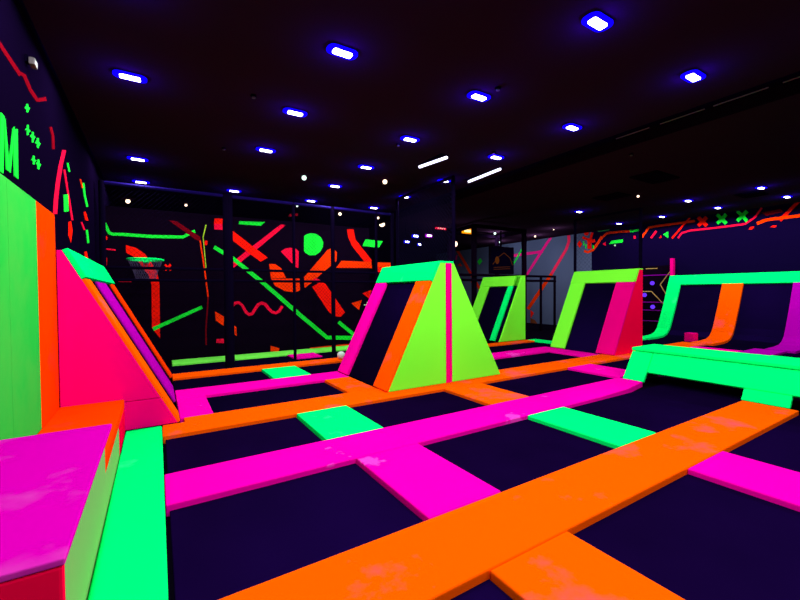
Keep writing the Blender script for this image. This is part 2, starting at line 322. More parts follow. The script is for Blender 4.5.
RIGHT_MURAL = [
    ('orange', [(9.65, 3.58), (9.36, 3.82), (9.4, 3.91), (9.71, 3.65)]),
    ('orange', [(9.36, 3.82), (8.45, 3.78), (8.46, 3.86), (9.4, 3.91)]),
    ('orange', [(8.45, 3.78), (8.15, 3.78), (8.16, 3.86), (8.46, 3.86)]),
    ('green', [(8.45, 3.76), (8.11, 3.77), (8.12, 3.86), (8.46, 3.86)]),
    ('dark_green', [(9.76, 3.95), (9.27, 3.96), (9.28, 4.02), (9.77, 4.01)]),
    ('orange', [(7.99, 3.47), (7.73, 3.82), (7.77, 3.9), (8.05, 3.53)]),
    ('orange', [(7.73, 3.82), (7.2, 3.83), (7.21, 3.91), (7.77, 3.9)]),
    ('orange', [(7.2, 3.83), (6.26, 3.83), (6.27, 3.91), (7.21, 3.91)]),
    ('red', [(6.95, 3.33), (6.39, 3.99), (6.43, 4.04), (6.99, 3.38)]),
    ('crimson', [(7.65, 3.43), (7.46, 3.66), (7.52, 3.72), (7.71, 3.48)]),
    ('red', [(7.4, 3.42), (7.34, 3.52), (7.3, 3.41)]),
    ('green', [(7.27, 3.53), (7.09, 3.62), (7.09, 3.38)]),
    ('crimson', [(6.76, 3.32), (6.64, 3.48), (6.67, 3.54), (6.8, 3.37)]),
    ('crimson', [(6.64, 3.48), (6.4, 3.53), (6.42, 3.59), (6.67, 3.54)]),
    ('crimson', [(6.4, 3.53), (5.55, 3.52), (5.56, 3.58), (6.42, 3.59)]),
    ('crimson', [(5.55, 3.52), (4.9, 3.53), (4.91, 3.59), (5.56, 3.58)]),
    ('crimson', [(4.9, 3.53), (4.65, 3.7), (4.68, 3.75), (4.91, 3.59)]),
    ('crimson', [(4.65, 3.7), (4.48, 3.97), (4.52, 4.01), (4.68, 3.75)]),
    ('red', [(6.21, 3.94), (5.95, 3.61), (5.88, 3.69), (6.13, 4.02)]),
    ('red', [(6.13, 3.64), (5.88, 3.89), (5.96, 3.99), (6.2, 3.74)]),
    ('green', [(5.67, 3.95), (5.42, 3.61), (5.35, 3.68), (5.6, 4.02)]),
    ('green', [(5.59, 3.64), (5.35, 3.9), (5.42, 3.99), (5.66, 3.73)]),
    ('green', [(5.13, 3.97), (4.88, 3.61), (4.82, 3.68), (5.07, 4.03)]),
    ('green', [(5.07, 3.64), (4.82, 3.91), (4.89, 4.0), (5.13, 3.73)]),
    ('dark_red', [(4.51, 3.85), (4.08, 3.88), (4.01, 3.78), (4.4, 3.73)]),
    ('red', [(3.44, 4.34), (3.69, 4.1), (3.64, 4.02), (3.4, 4.25)]),
    ('red', [(3.69, 4.1), (4.11, 3.58), (4.06, 3.5), (3.64, 4.02)]),
    ('orange', [(4.6, 3.48), (4.39, 3.56), (4.41, 3.65), (4.63, 3.58)]),
    ('orange', [(4.39, 3.56), (4.08, 3.57), (4.09, 3.66), (4.41, 3.65)]),
    ('orange', [(4.08, 3.57), (3.41, 3.56), (3.42, 3.65), (4.09, 3.66)]),
    ('red', [(4.82, 3.38), (4.76, 3.45), (4.67, 3.45), (4.73, 3.36)]),
    ('red', [(4.31, 3.37), (4.24, 3.42), (4.15, 3.4), (4.19, 3.35)]),
    ('green', [(9.29, 3.4), (9.17, 3.53), (8.72, 3.53), (8.74, 3.4)]),
    ('crimson', [(9.57, 3.43), (9.43, 3.51), (9.44, 3.34)]),
    ('crimson', [(8.31, 3.61), (8.24, 3.61), (8.22, 3.5), (8.3, 3.49)]),
    ('pale', [(9.01, 3.31), (9.01, 3.3), (9.01, 3.29), (9.02, 3.28), (9.03, 3.28), (9.04, 3.28), (9.06, 3.28), (9.07, 3.29), (9.07, 3.3), (9.08, 3.31), (9.08, 3.32), (9.08, 3.33), (9.07, 3.34), (9.07, 3.35), (9.06, 3.35), (9.04, 3.35), (9.03, 3.35), (9.02, 3.34), (9.01, 3.33), (9.01, 3.32)]),
    ('orange', [(10.42, 3.17), (10.21, 3.1), (10.22, 3.2), (10.39, 3.27)]),
    ('orange', [(10.21, 3.1), (9.95, 3.18), (10.02, 3.27), (10.22, 3.2)]),
    ('orange', [(9.95, 3.18), (9.72, 3.46), (9.81, 3.53), (10.02, 3.27)]),
    ('orange', [(9.72, 3.46), (9.55, 3.72), (9.64, 3.78), (9.81, 3.53)]),
    ('red', [(10.74, 3.56), (10.61, 3.7), (10.49, 3.53), (10.61, 3.37)]),
    ('red', [(10.18, 3.96), (10.18, 3.92), (10.2, 3.9), (10.22, 3.88), (10.25, 3.87), (10.29, 3.87), (10.32, 3.88), (10.35, 3.9), (10.38, 3.92), (10.4, 3.95), (10.4, 3.98), (10.4, 4.02), (10.38, 4.04), (10.35, 4.06), (10.32, 4.07), (10.29, 4.07), (10.25, 4.06), (10.22, 4.04), (10.2, 4.02), (10.18, 3.99)]),
    ('red', [(10.05, 3.64), (9.97, 3.95), (10.08, 3.99), (10.16, 3.68)]),
    ('red', [(10.5, 3.77), (10.28, 3.67), (10.25, 3.77), (10.45, 3.87)]),
    ('red', [(10.28, 3.67), (10.12, 3.61), (10.09, 3.71), (10.25, 3.77)]),
    ('red', [(10.26, 3.72), (10.24, 3.29), (10.06, 3.28), (10.08, 3.71)]),
    ('red', [(10.13, 3.52), (9.88, 3.55), (9.92, 3.68), (10.17, 3.64)]),
    ('green', [(10.45, 3.64), (10.44, 3.46), (10.38, 3.46), (10.39, 3.64)]),
    ('green', [(10.35, 3.52), (10.34, 3.32), (10.28, 3.32), (10.29, 3.51)]),
    ('green', [(10.01, 3.43), (9.99, 3.28), (9.93, 3.28), (9.95, 3.43)]),
    ('magenta', [(12.12, 4.09), (12.78, 3.33), (12.65, 3.25), (12.0, 4.01)]),
    ('magenta', [(12.78, 3.33), (13.63, 2.3), (13.5, 2.22), (12.65, 3.25)]),
    ('magenta', [(14.74, 3.26), (13.61, 3.3), (13.64, 3.44), (14.77, 3.41)]),
    ('magenta', [(13.61, 3.3), (12.53, 3.33), (12.55, 3.46), (13.64, 3.44)]),
    ('green', [(13.86, 3.66), (14.22, 3.18), (14.13, 3.13), (13.77, 3.61)]),
    ('green', [(14.22, 3.18), (14.6, 2.74), (14.5, 2.69), (14.13, 3.13)]),
    ('hot_pink', [(11.23, 4.1), (11.21, 3.75), (11.06, 3.72), (11.08, 4.09)]),
    ('hot_pink', [(11.21, 3.75), (11.33, 3.42), (11.2, 3.36), (11.06, 3.72)]),
    ('hot_pink', [(11.33, 3.42), (12.13, 2.33), (11.99, 2.26), (11.2, 3.36)]),
    ('orange', [(12.13, 2.34), (13.03, 1.25), (12.87, 1.16), (11.99, 2.25)]),
    ('orange', [(13.03, 1.25), (13.52, 0.64), (13.36, 0.56), (12.87, 1.16)]),
    ('orange', [(18.98, 4.0), (18.27, 3.18), (18.07, 3.25), (18.77, 4.06)]),
    ('orange', [(18.27, 3.18), (17.65, 2.38), (17.46, 2.45), (18.07, 3.25)]),
    ('orange', [(17.65, 2.38), (16.89, 1.49), (16.71, 1.56), (17.46, 2.45)]),
    ('green', [(17.08, 3.23), (16.85, 3.41), (16.69, 3.23), (16.93, 3.02)]),
    ('orange', [(18.87, 3.08), (18.63, 3.25), (18.44, 3.05)]),
    ('red', [(17.32, 2.05), (17.32, 2.02), (17.35, 1.99), (17.38, 1.97), (17.42, 1.96), (17.47, 1.95), (17.52, 1.96), (17.56, 1.97), (17.6, 2.0), (17.62, 2.03), (17.63, 2.06), (17.62, 2.09), (17.6, 2.12), (17.56, 2.14), (17.52, 2.16), (17.47, 2.16), (17.42, 2.16), (17.38, 2.14), (17.35, 2.12), (17.32, 2.09)]),
    ('magenta', [(18.94, 3.44), (18.84, 3.74), (18.98, 3.77), (19.08, 3.47)]),
    ('red', [(13.29, 0.56), (13.07, 0.42), (13.26, 0.16)]),
    ('brown', [(13.29, 0.16), (13.01, 0.08), (12.71, -0.3), (12.66, -0.63), (13.26, -0.64)]),
    ('pale', [(12.57, -0.3), (12.09, -0.3), (12.11, -0.39), (12.54, -0.43)]),
]
LAMP_W = 74
BLUE_W = 26
EXPOSURE = 0
_rows = {2.15: 'lamp row nearest the viewer', 3.78: 'second lamp row', 5.40: 'third lamp row', 7.05: 'fourth lamp row', 8.7: 'fifth lamp row', 10.32: 'lamp row above the mural wall top'}
LAMPS = [(-.22, 5.48, 'blue lamp nearest the left wall mural, large and alone at the upper left'),
 (1.67, 3.81, 'big bright blue lamp at the top centre left of the ceiling'),
 (1.66, 5.41, 'blue lamp directly behind the big top centre lamp, same column'),
 (1.65, 7.08, 'third blue lamp of the column behind the big top centre lamp'),
 (3.54, 5.40, 'blue lamp in the middle of the ceiling, in front of the two tube lights'),
 (3.53, 3.78, 'blue lamp nearer than the mid ceiling lamp, in the same column'),
 (3.51, 2.18, 'largest, brightest blue lamp, close to the top edge of the picture'),
 (5.35, 2.15, 'bright blue lamp close beside the dark ceiling beam, nearest along it'),
 (5.41, 3.76, 'blue lamp beside the dark ceiling beam, second along it'),
 (1.63, 10.27, 'blue lamp above the left part of the mural wall, over the padded post'),
 (-.26, 8.73, 'blue lamp near the left wall corner, nearer of the close pair'),
 (-.26, 10.47, 'blue lamp near the left wall corner, farther of the close pair'),
 (3.57, 8.64, 'small blue lamp one row before the mural wall, middle column'),
 (3.57, 7.04, 'blue lamp two rows before the mural wall, middle column'),
 (5.38, 5.31, 'blue lamp between the two tube lights ends and the beam'),
 (3.58, 10.35, 'small blue lamp above the mural wall, over the green disc'),
 (5.46, 10.29, 'small blue lamp at the far right end of the mural wall top'),
 (5.51, 7.03, 'small blue lamp by the near corner of the black side net'),
 (5.54, 8.71, 'small blue lamp by the far corner of the black side net'),
 (11.32, 7.62, 'lone small blue lamp above the blue grey wall'),
 (12.61, 3.61, 'largest blue lamp over the long curved ramp'),
 (14.44, 3.6, 'blue lamp at the right edge close to the right wall'),
 (12.62, 5.17, 'blue lamp above the red cross of the right wall mural'),
 (14.49, 5.15, 'blue lamp close to the wall above the green crosses'),
 (14.56, 6.73, 'small blue lamp near the orange line of the right wall mural'),
 (14.64, 8.23, 'small blue lamp above the red jumping figure of the mural')]
for _x in (-.22, 1.66, 3.54, 5.4):  # unseen lamps added so the court is lit evenly
    for _y in (.5, -1.1, -2.5):
        LAMPS.append((_x, _y, 'unseen blue lamp added to the ceiling behind the viewer'))
LAMPS += [(9.2, 1.2, 'added unseen blue lamp past the right edge above the green beam'), (9.2, -.4, 'added unseen blue lamp above the court past the right edge'), (11.0, 1.0, 'added unseen blue lamp between the green beam and the long ramp, past the right edge'), (7.3, .6, 'added unseen blue lamp beside the beam past the right edge'),  # unseen lamps added to light the beam and ramp sides
          (-.22, 2.15, 'added unseen blue lamp above the magenta bench'), (-.22, 3.8, 'blue lamp above the green wall pads'), (1.66, 2.15, 'added unseen blue lamp above the front orange strip'),  # bench and front strip lamps are unseen, added for light
          (12.62, 2.0, 'added unseen blue lamp past the right edge over the long ramp'), (12.62, .4, 'added unseen blue lamp far out past the right edge')]  # unseen pair added for more light by the long ramp
SPOTS = [(-.61, 12.62, 3.94, 'warm', .055, 'warm white downlight over the left corner behind the mural wall'),
 (-.62, 14.73, 3.94, 'warm', .035, 'tiny dim downlight below the warm corner downlight'),
 (.72, 12.39, 3.94, 'warm', .035, 'tiny white downlight above the red diagonal of the mural'),
 (.71, 14.73, 3.94, 'warm', .045, 'tiny white downlight just over the dark red diagonal'),
 (2.7, 8.23, 3.94, 'cool', .05, 'greenish white downlight alone between the blue lamps'),
 (4.33, 7.63, 3.94, 'warm', .05, 'warm orange downlight left of the white tube light'),
 (4.88, 11.44, 3.94, 'warm', .05, 'warm downlight above the red ribbon of the mural'),
 (6.87, 12.34, 3.93, 'warm', .1, 'largest pale yellow downlight near the mural wall right end'),
 (6.22, 11.43, 3.94, 'warm', .04, 'small downlight above the largest pale yellow downlight'),
 (12.17, 12.09, 3.94, 'cool', .05, 'small white downlight inside the steel cage top'),
 (14.52, 14.15, 3.94, 'cool', .05, 'small white downlight just above the television'),
 (14.41, 11.86, 3.94, 'warm', .04, 'small warm downlight over the blue grey wall'),
 (13.5, 10.2, 3.94, 'warm', .02, 'faint tiny downlight in front of the blue grey wall'),
 (9.5, 11.5, 3.28, 'warm', .11, 'round warm bulb hanging at the left of the steel cage'),
 (10.68, 5.51, 3.94, 'warm', .03, 'dim yellowish downlight beside the thin net frame'),
 (2.26, 10.72, 3.94, 'cool', .022, 'tiny greenish light above the mural wall left half'),
 (3.4, 11.0, 3.94, 'cool', .028, 'tiny greenish light above the mural green disc')]
STAGE = [(9.22, 12, 3.90, .5, .07, 'red_lamp', 'narrow red bar light hanging beyond the side net'),
 (10.52, 12, 3.90, .5, .2, 'amber_lamp', 'amber bar light hanging beside the steel cage'),
 (8.8, 12.2, 3.62, .3, .12, 'magenta_lamp', 'magenta light hanging under the red bar light'),
 (8.05, 12, 3.53, .28, .12, 'blue_lamp', 'blue light behind the side net, highest of three'),
 (7.68, 12, 3.3, .24, .1, 'blue_lamp', 'blue light behind the side net, lower one towards the mural'),
 (8.22, 12, 3.24, .14, .1, 'blue_lamp', 'smallest blue light behind the side net')]
HEADS = [(1.08, 5.24, 'small smoke detector left of the blue lamp column'), (1.02, 7.39, 'faint small detector farther along the left lamp column'),
 (3.51, 5.72, 'small detector just behind the mid ceiling blue lamp'), (5.18, 5.17, 'small detector above the right tube light'),
 (7.43, 3.96, 'small pale detector beyond the dark beam'), (3.60, 3.52, 'small detector at the top of the mid column blue lamp')]
VENTS = [(9.4, 4.5, .5, .28, 'dark square vent in the ceiling beyond the beam'), (13.3, 4.0, .35, .25, 'dark vent in the ceiling over the long ramp'), (10.3, 6.0, .3, .35, 'dark vent in the ceiling above the thin net frame')]
# ------------------------------------------------------------------ the room
ZC = 4.0
XL, XR = -.93, 15.8
def wall(name, a, mat):
    return structure(link(name, bm_box(*a), mat))
wall('floor', (-1.05, 15.9, -3, 21, -.2, -.09), 'floor')
wall('ceiling', (-1.05, 15.9, -3, 21, ZC, ZC+.1), 'ceiling')
wl = wall('wall_left', (XL-.1, XL, -3, 21, -.09, ZC), 'wall_dark')
wb = wall('wall_back', (XL, 5.3, 10.3, 10.42, -.09, 3.36), 'black')
wr = wall('wall_right', (XR, XR+.1, -3, 10.05, -.09, ZC), 'wall_navy')
wg = wall('wall_right_far', (XR, XR+.1, 10.05, 21, -.09, ZC), 'wall_grey')
wall('wall_far', (-1.05, 15.9, 21, 21.1, -.09, ZC), 'black')
wall('wall_near', (-1.05, 15.9, -3.1, -3, -.09, ZC), 'wall_dark')
bm = bm_box(6.32, 6.75, -3, 21, 3.9, ZC)
beam = structure(link('ceiling_beam', bm, 'black'))
bm = bmesh.new()
for y0, y1 in ((.9, 1.62), (1.75, 2.3), (2.4, 2.95), (3.1, 3.6)):
    tube(bm, (6.31, y0, 3.93), (6.31, y1, 3.93), .008)
link('trim_conduit', bm, 'grey', beam)

def mural(name, shapes, to3d, thick, parent):
    cols = sorted({s[0] for s in shapes})
    bm = bmesh.new()
    for i, (c, poly) in enumerate(shapes):
        n0 = len(bm.faces)
        t = .003 + .00012*i
        a = [to3d(u, z, 0) for u, z in poly]; b = [to3d(u, z, t) for u, z in poly]
        v0 = [bm.verts.new(p) for p in a]; v1 = [bm.verts.new(p) for p in b]
        fs = [bm.faces.new(v1)]
        for k in range(len(v0)):
            j = (k+1) % len(v0)
            fs.append(bm.faces.new((v0[k], v0[j], v1[j], v1[k])))
        for f in fs: f.material_index = cols.index(c)
    # winding is sorted out by recalc in link()
    return link(name, bm, ['paint_'+c for c in cols], parent)
mural('mural_pattern', BACK_MURAL, lambda u, z, t: (u, 10.3-t, z), .004, wb)
mural('mural_pattern', LEFT_MURAL, lambda u, z, t: (XL+t, u, z), .004, wl)
mural('mural_pattern', [s for s in RIGHT_MURAL if s[1][0][0] < 10.05], lambda u, z, t: (XR-t, u, z), .004, wr)
mural('mural_pattern', [s for s in RIGHT_MURAL if s[1][0][0] >= 10.05], lambda u, z, t: (XR-t, u, z), .004, wg)

# ------------------------------------------------------------------ floor pads
def pad(x0, x1, y0, y1, mat, label, z0=-.09, z1=0, w=.014, group=None):
    o = link('floor_pad', bm_box(x0, x1, y0, y1, z0, z1, w=w, seg=3), mat)
    return tag(o, label, 'pad', group)
A = .004
def poly_pad(poly, mat, label, z0=-.09, z1=0):
    bm = bmesh.new(); prism(bm, [(x, y, z0) for x, y in poly], (0, 0, z1-z0)); bevel(bm, .014, 3)
    return tag(link('floor_pad', bm, mat), label, 'pad')
pad(.026, 6.72, 1.54, 2.10, 'orange', 'widest long orange pad strip, crossing the front of the trampoline court to the green beam')
poly_pad([(.026,3.23),(5.3,3.23),(6.1,3.28),(6.76,3.40),(6.76,3.8),(.026,3.8)], 'magenta', 'long magenta pad strip behind the front orange strip, reaching the green beam')
poly_pad([(.026,4.83),(12.95,4.83),(12.95,5.42),(.25,5.42),(.25,5.235),(.026,5.235)], 'orange', 'long orange pad strip running under the front of the lime A-frame ramp')
pad(.21, 2.9, 6.45, 7.02, 'magenta', 'magenta pad strip between the pink wall ramp and the lime A-frame ramp')
pad(5.28, 8.9, 6.45, 7.0, 'magenta', 'magenta pad strip behind the lime A-frame, ending at the lime and pink ramp')
pad(.21, 5.25, 8.05, 8.5, 'orange', 'narrow orange pad strip in front of the dark net walkway')
pad(5.25+A, 9.7, 8.0, 8.32, 'orange', 'narrow orange pad strip along the base of the far lime ramp')
pad(1.5, 2.16, -.6, 1.54-A, 'orange', 'short orange cross pad cut by the bottom of the picture, joining the front strip')
pad(1.51, 2.18, 2.10+A, 3.23-A, 'magenta', 'magenta cross pad between the front orange strip and the long magenta strip')
pad(1.45, 2.12, 3.80+A, 4.83-A, 'mint', 'mint green cross pad between magenta strip and orange strip, lying left of the A-frame ramp')
pad(2.43, 2.9, 5.42+A, 6.45-A, 'orange', 'orange cross pad at the foot of the A-frame ramp black bed')
pad(1.73, 2.4, 7.02+A, 8.05-A, 'mint', 'small mint green cross pad near the net walkway, beyond the magenta strip')
pad(.21, .58, 5.42+A, 6.45-A, 'magenta', 'short magenta cross pad at the foot of the pink wall ramp')
pad(3.78, 4.46, 2.10+A, 3.23-A, 'mint', 'mint green cross pad in front of the raised green beam')
pad(3.76, 4.5, 3.80+A, 4.83-A, 'orange', 'orange cross pad right in front of the A-frame lime end')
pad(3.77, 4.46, -.6, 1.54-A, 'magenta', 'magenta cross pad at the right edge, joining the front orange strip')
pad(6.8, 7.55, 3.80+A, 4.83-A, 'magenta', 'magenta cross pad beside the left end of the raised green beam')
pad(8.35, 8.88, 5.42+A, 6.45-A, 'magenta', 'magenta cross pad at the foot of the lime and pink ramp')
pad(9.72, 10.1, 6.85, 8.3, 'mint', 'mint green cross pad between the far lime ramp and the lime and pink ramp')
pad(7.85, 12.95, 3.2, 3.8, 'purple', 'purple pad strip behind the green beam leading to the long green topped ramp')
pad(11.6, 12.2, 3.80+A, 4.83-A, 'magenta', 'magenta cross pad in front of the long green topped ramp')
pad(10.2, 12.95, 6.4, 6.75, 'mint', 'mint green pad strip running to the left edge of the long green topped ramp')
pad(11.2, 11.9, 2.1, 3.2-A, 'mint', 'small mint green cross pad showing behind the green beam at the right edge')
pad(-.32, .022, .9, 5.235, 'mint', 'long mint green pad strip along the bench and step box', w=.02)
pad(.25, 5.2, 9.66, 10.28, 'strip_lime', 'pale lime pad strip along the foot of the mural wall')
pad(2.68, 3.34, 8.98, 9.62, 'magenta', 'small pink mat lying on the dark walkway beyond the net', -.04, -.012, .006)

beds = [
 (.05, 1.49, -.6, 1.53, 'black trampoline bed left of the bottom orange cross pad'),
 (2.17, 3.76, -.6, 1.53, 'large black trampoline bed at the bottom right between orange and magenta cross pads'),
 (4.47, 7.7, -.6, 1.53, 'black trampoline bed in the right edge corner beyond the magenta cross pad'),
 (.05, 1.5, 2.11, 3.22, 'black trampoline bed beside the mint strip, in front of the long magenta strip'),
 (2.19, 3.77, 2.11, 3.22, 'black trampoline bed between the magenta and the mint cross pads in the middle'),
 (4.47, 7.7, 2.11, 3.22, 'wide black trampoline bed running under the raised green beam'),
 (.05, 1.44, 3.81, 4.82, 'black trampoline bed left of the mint cross pad, behind the long magenta strip'),
 (2.13, 3.75, 3.81, 4.82, 'black trampoline bed between the mint and orange cross pads before the A-frame'),
 (4.51, 6.79, 3.81, 4.82, 'shiny blue black trampoline bed right of the A-frame orange cross pad'),
 (7.56, 11.59, 3.81, 4.82, 'dark trampoline bed behind the green beam, in front of the pink ramp side'),
 (.59, 2.42, 5.43, 6.44, 'black trampoline bed framed by magenta and orange left of the A-frame ramp'),
 (5.28, 8.34, 5.43, 6.44, 'dark trampoline bed between the A-frame and the lime and pink ramp'),
 (.21, 1.72, 7.03, 8.04, 'dark trampoline bed left of the small far mint cross pad'),
 (2.41, 5.24, 7.03, 8.04, 'dark trampoline bed behind the A-frame ramp, beside the small far mint pad'),
 (5.28, 9.7, 7.01, 7.99, 'dark trampoline bed in front of the far lime ramp'),
 (-.87, 5.24, 8.51, 9.65, 'dark walkway bed behind the net at the foot of the mural wall'),
 (10.2, 12.95, 5.43, 6.39, 'dark trampoline bed at the left bay of the long green topped ramp'),
 (12.21, 12.95, 3.81, 4.82, 'dark trampoline bed at the middle bay of the long green topped ramp'),
 (7.85, 11.19, 2.1, 3.19, 'dark trampoline bed just behind the raised green beam'),
 (11.91, 12.95, 1.5, 3.19, 'dark trampoline bed at the purple edged bay of the long ramp'),
]
for x0, x1, y0, y1, lab in beds:
    o = link('trampoline_bed', bm_box(x0, x1, y0, y1, -.089, -.04, w=.006), 'bed' if y0 < 5 else 'bed_dark')
    tag(o, lab, 'trampoline')

# ------------------------------------------------------------------ slanted ramps
def slab(bm, P0, P1, y0, y1, s0, s1, t0, t1, w=.012):
    P0, P1 = Vector((P0[0], 0, P0[1])), Vector((P1[0], 0, P1[1]))
    d = P1-P0; n = Vector((-d.z, 0, d.x)).normalized()
    if n.z < 0: n = -n
    def q(s, y, t):
        v = P0 + d*s + n*t; return (v.x, y, v.z)
    convex(bm, [q(s0,y0,t0), q(s1,y0,t0), q(s1,y1,t0), q(s0,y1,t0), q(s0,y0,t1), q(s1,y0,t1), q(s1,y1,t1), q(s0,y1,t1)])
    if w: bevel(bm, w)
    return bm
def ramp_part(root, name, P0, P1, y0, y1, s0, s1, t0, t1, mat, w=.012):
    return link(name, slab(bmesh.new(), P0, P1, y0, y1, s0, s1, t0, t1, w), mat, root)
def end_panel(root, name, poly, y, d, mat, w=.008):
    bm = bmesh.new(); prism(bm, [(x, y, z) for x, z in poly], (0, d, 0)); bevel(bm, w)
    return link(name, bm, mat, root)

# A-frame
af = thing('trampoline_ramp', 'free standing A-frame ramp with lime end, pink centre stripe and mint ridge', 'ramp', (4.08, 5.1, 0))
L0, L1, R0, R1 = (2.92, 0), (3.91, 1.97), (5.25, 0), (4.18, 1.97)
Y0, Y1 = 5.1, 6.95
end_panel(af, 'end_panel', [(2.92, .001), (4.02, .001), (4.02, 1.97), (3.91, 1.97)], Y0, .06, 'lime')
end_panel(af, 'end_panel', [(4.15, .001), (5.25, .001), (4.18, 1.97), (4.15, 1.97)], Y0, .06, 'lime')
end_panel(af, 'stripe_pad', [(4.022, .001), (4.148, .001), (4.148, 1.97), (4.022, 1.97)], Y0-.004, .06, 'pink')
end_panel(af, 'back_panel', [(2.92, .001), (5.25, .001), (4.18, 1.97), (3.91, 1.97)], Y1-.06, .06, 'lime')
ramp_part(af, 'bed', L0, L1, Y0+.06, Y1-.06, .0, .84, -.05, -.015, 'bed_dark', .004)
ramp_part(af, 'front_pad', L0, L1, Y0, Y0+.42, .0, .842, -.01, .045, 'orange')
ramp_part(af, 'back_pad', L0, L1, Y1-.42, Y1, .0, .842, -.01, .045, 'magenta')
ramp_part(af, 'top_pad', L0, L1, Y0, Y1, .845, 1.0, -.01, .05, 'mint')
ramp_part(af, 'bed', R0, R1, Y0+.06, Y1-.06, .0, .84, -.05, -.015, 'bed_dark', .004)
ramp_part(af, 'front_pad', R0, R1, Y0+.002, Y0+.42, .0, .842, -.01, .012, 'lime', .004)
ramp_part(af, 'back_pad', R0, R1, Y1-.42, Y1, .0, .842, -.01, .012, 'lime', .004)
ramp_part(af, 'top_pad', R0, R1, Y0, Y1, .845, 1.0, -.01, .012, 'lime', .004)
link('ridge_pad', bm_box(3.9, 4.19, Y0, Y1, 1.97, 2.0, w=.01), 'mint', af)

# ramp on the left wall
wr1 = thing('trampoline_ramp', 'hot pink sided ramp leaning on the left wall with mint top', 'ramp', (-.35, 5.25, 0))
L0, L1 = (.18, 0), (-.82, 1.96); Y0, Y1 = 5.25, 8.5
end_panel(wr1, 'end_panel', [(-.866, .316), (.018, .316), (-.82, 1.955), (-.866, 1.955)], Y0, .06, 'pink')
end_panel(wr1, 'kick_panel', [(-.866, .001), (.18, .001), (.021, .31), (-.866, .31)], Y0-.004, .06, 'pink')
end_panel(wr1, 'back_panel', [(-.866, .001), (.18, .001), (-.82, 1.955), (-.866, 1.955)], Y1-.06, .06, 'pink')
ramp_part(wr1, 'bed', L0, L1, Y0+.3, 6.3, .0, .845, -.05, -.015, 'bed_dark', .004)
ramp_part(wr1, 'bed', L0, L1, 7.25, Y1-.3, .0, .845, -.05, -.015, 'bed_dark', .004)
ramp_part(wr1, 'front_pad', L0, L1, Y0, Y0+.4, .0, .845, -.01, .03, 'orange')
ramp_part(wr1, 'middle_pad', L0, L1, 6.25, 7.3, .0, .845, -.01, .02, 'purple')
ramp_part(wr1, 'back_pad', L0, L1, 8.08, Y1, .0, .845, -.01, .03, 'orange_deep')
ramp_part(wr1, 'top_pad', L0, L1, Y0, Y1, .848, 1.0, -.01, .05, 'mint')

def lean_ramp(label, x0, x1, xb, h, y0, y1, mats, gap=0):
    r = thing('trampoline_ramp', label, 'ramp', ((x0+xb)/2, y0, 0))
    P0, P1 = (x0, 0), (x1, h)
    end_panel(r, 'end_panel', [(x0, .001), (xb, .001), (xb, h), (x1, h)], y0, .06, mats['end'])
    end_panel(r, 'back_panel', [(x0, .001), (xb, .001), (xb, h), (x1, h)], y1-.06, .06, mats['end'])
    ramp_part(r, 'bed', P0, P1, y0+.06, y1-.06, 0, .86, -.05, -.015, 'bed_dark', .004)
    ramp_part(r, 'front_pad', P0, P1, y0+gap, y0+gap+mats['w'], 0, .862, -.01, .045, mats['front'])
    ramp_part(r, 'side_pad', P0, P1, y1-.42, y1, 0, .862, -.01, .045, mats['side'])
    ramp_part(r, 'top_pad', P0, P1, y0+gap, y1, .842, 1, -.012, .055, mats['top'])
    link('support_panel', bm_box(xb-.05, xb-.001, y0+.062, y1-.062, .001, h, w=.004), mats['end'], r)
    link('ridge_pad', bm_box(x1+.003, xb+.01, y0+.001, y1, h+.002, h+.03, w=.008), mats['top'], r)
    return r
lean_ramp('free standing ramp with lime frame and hot pink front side', 8.92, 9.95, 10.12, 2.0, 5.1, 6.82,
          dict(end='crimson_pad', front='pink', side='lime', top='lime', w=.45))
lean_ramp('small far ramp all in lime, in front of the black steel cage', 8.6, 9.55, 9.7, 1.95, 8.35, 10.0,
          dict(end='lime', front='mint', side='lime', top='lime', w=.2), gap=.2)

# long curved ramp along the right wall
PROF = [(12.96, -.05), (13.6, -.045), (13.95, -.02), (14.18, .05), (14.36, .19), (14.48, .38), (14.75, .9), (15.1, 1.66)]
PTOP = [(15.1, 1.66), (15.25, 1.97)]
def curved(prof, y0, y1, t0, t1, mat, name, root, w=.012):
    bm = bmesh.new(); rows = []
    for i, p in enumerate(prof):
        a = prof[max(i-1, 0)]; b = prof[min(i+1, len(prof)-1)]
        d = Vector((b[0]-a[0], 0, b[1]-a[1])).normalized(); n = Vector((-d.z, 0, d.x))
        P = Vector((p[0], 0, p[1]))
        row = []
        for t in (t0, t1):
            for y in (y0, y1):
                q = P+n*t; row.append(bm.verts.new((q.x, y, q.z)))
        rows.append(row)
    for a, b in zip(rows, rows[1:]):
        bm.faces.new((a[2], a[3], b[3], b[2])); bm.faces.new((a[0], b[0], b[1], a[1]))
        bm.faces.new((a[0], a[2], b[2], b[0])); bm.faces.new((a[1], b[1], b[3], a[3]))
    for r in (rows[0], rows[-1]): bm.faces.new((r[0], r[1], r[3], r[2]))
    return link(name, bm, mat, root)
lr = thing('trampoline_ramp', 'long curved ramp on the right wall with mint top and orange and purple dividers', 'ramp', (14.3, 3, -.05))
for y0, y1, mat in ((6.38, 6.76, 'mint'), (4.70, 5.22, 'orange'), (3.05, 3.6, 'purple'), (1.45, 1.9, 'orange')):
    curved(PROF, y0, y1, -.01, .06, mat, 'divider_pad', lr)
for y0, y1 in ((5.225, 6.375), (3.605, 4.695), (1.905, 3.045)):
    curved(PROF, y0, y1, -.03, .0, 'bed_dark', 'bed', lr)
curved(PTOP, 1.45, 6.76, -.01, .06, 'mint', 'top_pad', lr)
end_panel(lr, 'side_panel', [(14.1, -.05), (15.7, -.05), (15.7, 1.97), (15.26, 1.97), (15.14, 1.62), (14.52, .34)], 6.70, .05, 'purple')
